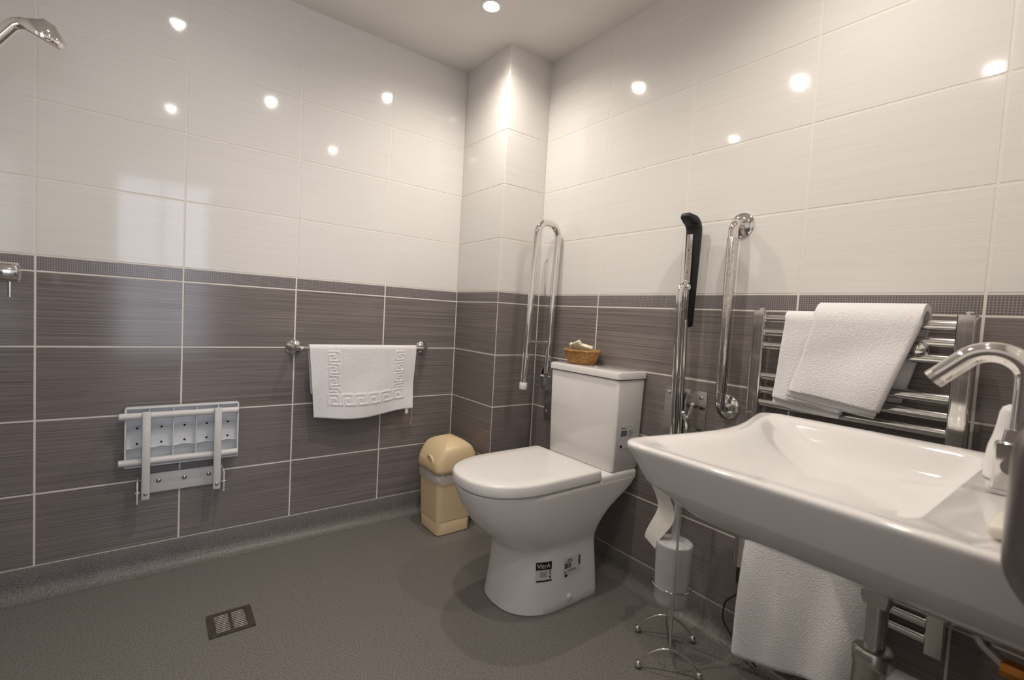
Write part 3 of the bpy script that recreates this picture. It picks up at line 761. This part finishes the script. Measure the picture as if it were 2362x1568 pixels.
MB().tube(fillet([mB_+Vector((0, 0, hz-.012)), mB_+Vector((0, 0, topz)), mB_-dAB*.09+Vector((0, 0, topz))], .02, 6), .0036, 10).build('upright', m_chr, st)
MB().tube([mA+Vector((0, 0, hz-.012)), mA+Vector((0, 0, .45)), mA+dAB*.012+Vector((0, 0, topz))], .0036, 10).build('upright', m_chr, st)
hk = mB_+Vector((0, 0, topz))
MB().tube(fillet([hk-dF*.012+Vector((0, 0, .03)), hk+Vector((0, 0, .012)), hk+dF*.012+Vector((0, 0, .056))], .01, 6), .0042, 10).sphere(hk+dF*.012+Vector((0, 0, .058)), .006).sphere(hk-dF*.012+Vector((0, 0, .032)), .0058).build('finial', m_chr, st)
MB().tube([ctr+Vector((.0585*math.cos(2*PI*k/32), .0585*math.sin(2*PI*k/32), .218)) for k in range(32)], .0028, 8, closed=True).build('holder_ring', m_chr, st)
MB().tube([mA+Vector((0, 0, .62)), mB_+Vector((0, 0, .62))], .0035, 10).build('roll_arm', m_chr, st)
tag(MB().lathe([(.044, 0), (.0475, .004), (.0495, .02), (.0555, .195), (.0545, .196), (.053, .192), (.047, .02), (.001, .018)], (ctr.x, ctr.y, .168), n=36).build('brush_container', m_frost), 'frosted white cylindrical toilet brush container held in the wire stand', 'container')
br = thing('toilet_brush', (ctr.x, ctr.y, .20), 'white toilet brush with tapered handle standing in the frosted container', 'toilet brush')
MB().lathe([(.052, 0), (.0525, .003), (.035, .006), (.014, .009), (.012, .012)], (ctr.x, ctr.y, .3615), n=30).build('splash_cover', m_frost, br)
MB().lathe([(.0115, 0), (.009, .03), (.0072, .12), (.006, .128), (.001, .13)], (ctr.x, ctr.y, .371), n=16).build('handle', m_frost, br)
MB().lathe([(.03, 0), (.036, .012), (.036, .07), (.03, .085), (.006, .09), (.006, .164)], (ctr.x, ctr.y, .197), n=20).build('brush_head', m_plw, br)
rl = thing('toilet_roll', (ctr.x, ctr.y, .58), 'white toilet roll on the wire stand with a loose tail hanging down', 'toilet roll')
c = mA+Vector((0, 0, .6))
rings = []
for r_, h in ((.02, -.05), (.05, -.05), (.052, -.047), (.052, .047), (.05, .05), (.02, .05), (.02, -.05)):
    u_, w_ = dF, Vector((0, 0, 1)); cc = ctr+Vector((0, 0, .604))+dAB*h
    rings.append([cc+u_*math.cos(2*PI*k/28)*r_+w_*math.sin(2*PI*k/28)*r_ for k in range(28)])
MB().loft(rings, False, False).build('roll', m_paper, rl)
def tail(u, v):
    z = lerp(.604, .345, v); o_ = -.0525-.006*math.sin(v*5)-.050*smoothstep(.55, 1, v)-.008+.012*smoothstep(.25, .6, v)
    wd = (u-.5)*(.096-.03*smoothstep(.6, 1, v))
    p = ctr+dF*(o_+.02*smoothstep(.1, .5, v))+(dAB*.5+dF*.5)*wd-dAB*.01*v; return (p.x, p.y, z+(-.02*(u-.5)*v))
MB().grid(tail, 8, 30).build('loose_tail', m_paper, rl, angle=80)

# ------------------------------------------------------------------ floor drain
fx0, fx1, fy0, fy1 = -1.1385, -1.0115, -.562, -.435
fd = thing('floor_drain', (-1.075, -.4985, 0), 'square slotted steel floor drain in the grey vinyl', 'floor drain')
mb = MB(); t_ = .0035
for a in ((fx0, fy0, fx1, fy0+.016), (fx0, fy1-.016, fx1, fy1), (fx0, fy0+.016, fx0+.020, fy1-.016), (fx1-.020, fy0+.016, fx1, fy1-.016), (-1.079, fy0+.016, -1.071, fy1-.016)):
    mb.box((a[0], a[1], .0005), (a[2], a[3], .0005+t_))
m_drain = mat('drain_steel', rough=.45, metal=.6)
noise_col(m_drain, coords(m_drain, (60, 60, 60)), (.09, .075, .062), (.14, .12, .10))
mb.build('frame', m_drain, fd)
MB().box((fx0+.01, fy0+.01, .0003), (fx1-.01, fy1-.01, .0009)).build('sump', m_hole, fd, smooth=False)
m_slat = mat('bright_steel', rough=.3, metal=.3)
noise_col(m_slat, coords(m_slat, (60, 60, 60)), (.42, .38, .33), (.52, .48, .42))
for xa, xb in ((fx0+.0205, -1.0792), (-1.0708, fx1-.0205)):
    for k in range(10):
        y = lerp(fy0+.020, fy1-.020, k/9)
        MB().box((xa, y-.0020, .0010), (xb, y+.0020, .0036), .0005, 1).build('slat', m_slat, fd)

# ------------------------------------------------------------------ shower fittings on the shower wall
sy = -.30
sh = thing('overhead_shower', (XL, sy, 1.6), 'chrome shower head on a curved arm at the top left edge', 'shower head')
MB().tube(fillet([(XL+.002, sy, 1.60), (-1.66, sy, 1.655), (-1.592, sy, 1.765), (-1.54, sy, 1.757)], [.05, .04], 8), [.016]*19 if False else .0165, 18).build('arm', m_chr, sh)
MB().lathe([(.032, .0005), (.032, .006), (.022, .012), (.018, .014)], (XL, sy, 1.60), (1, 0, 0), 24).build('wall_flange', m_chr, sh)
ax = Vector((-.36, .30, -.88)).normalized()
hd_ = MB().lathe([(.014, -.034), (.022, -.026), (.036, -.017), (.048, -.006), (.051, .004), (.051, .011), (.047, .014), (.001, .014)], (-1.541, sy, 1.752), ax, 32).build('head', m_chr, sh)
MB().lathe([(.042, .0142), (.040, .0158), (.001, .016)], (-1.541, sy, 1.752), ax, 24).build('spray_face', m_dark, hd_)
va = thing('shower_valve', (XL, sy, 1.083), 'round chrome shower mixer with a pin lever at the left edge', 'shower valve')
MB().lathe([(.045, .0005), (.045, .008), (.035, .012), (.026, .014), (.026, .10), (.0275, .104), (.0275, .168), (.025, .172), (.001, .173)], (XL, sy, 1.083), (1, 0, 0), 30).build('body', m_chr, va)
MB().tube([(-1.606, sy, 1.058), (-1.606, sy, 1.014)], [.0055, .0045], 12).build('pin_lever', m_chr, va)
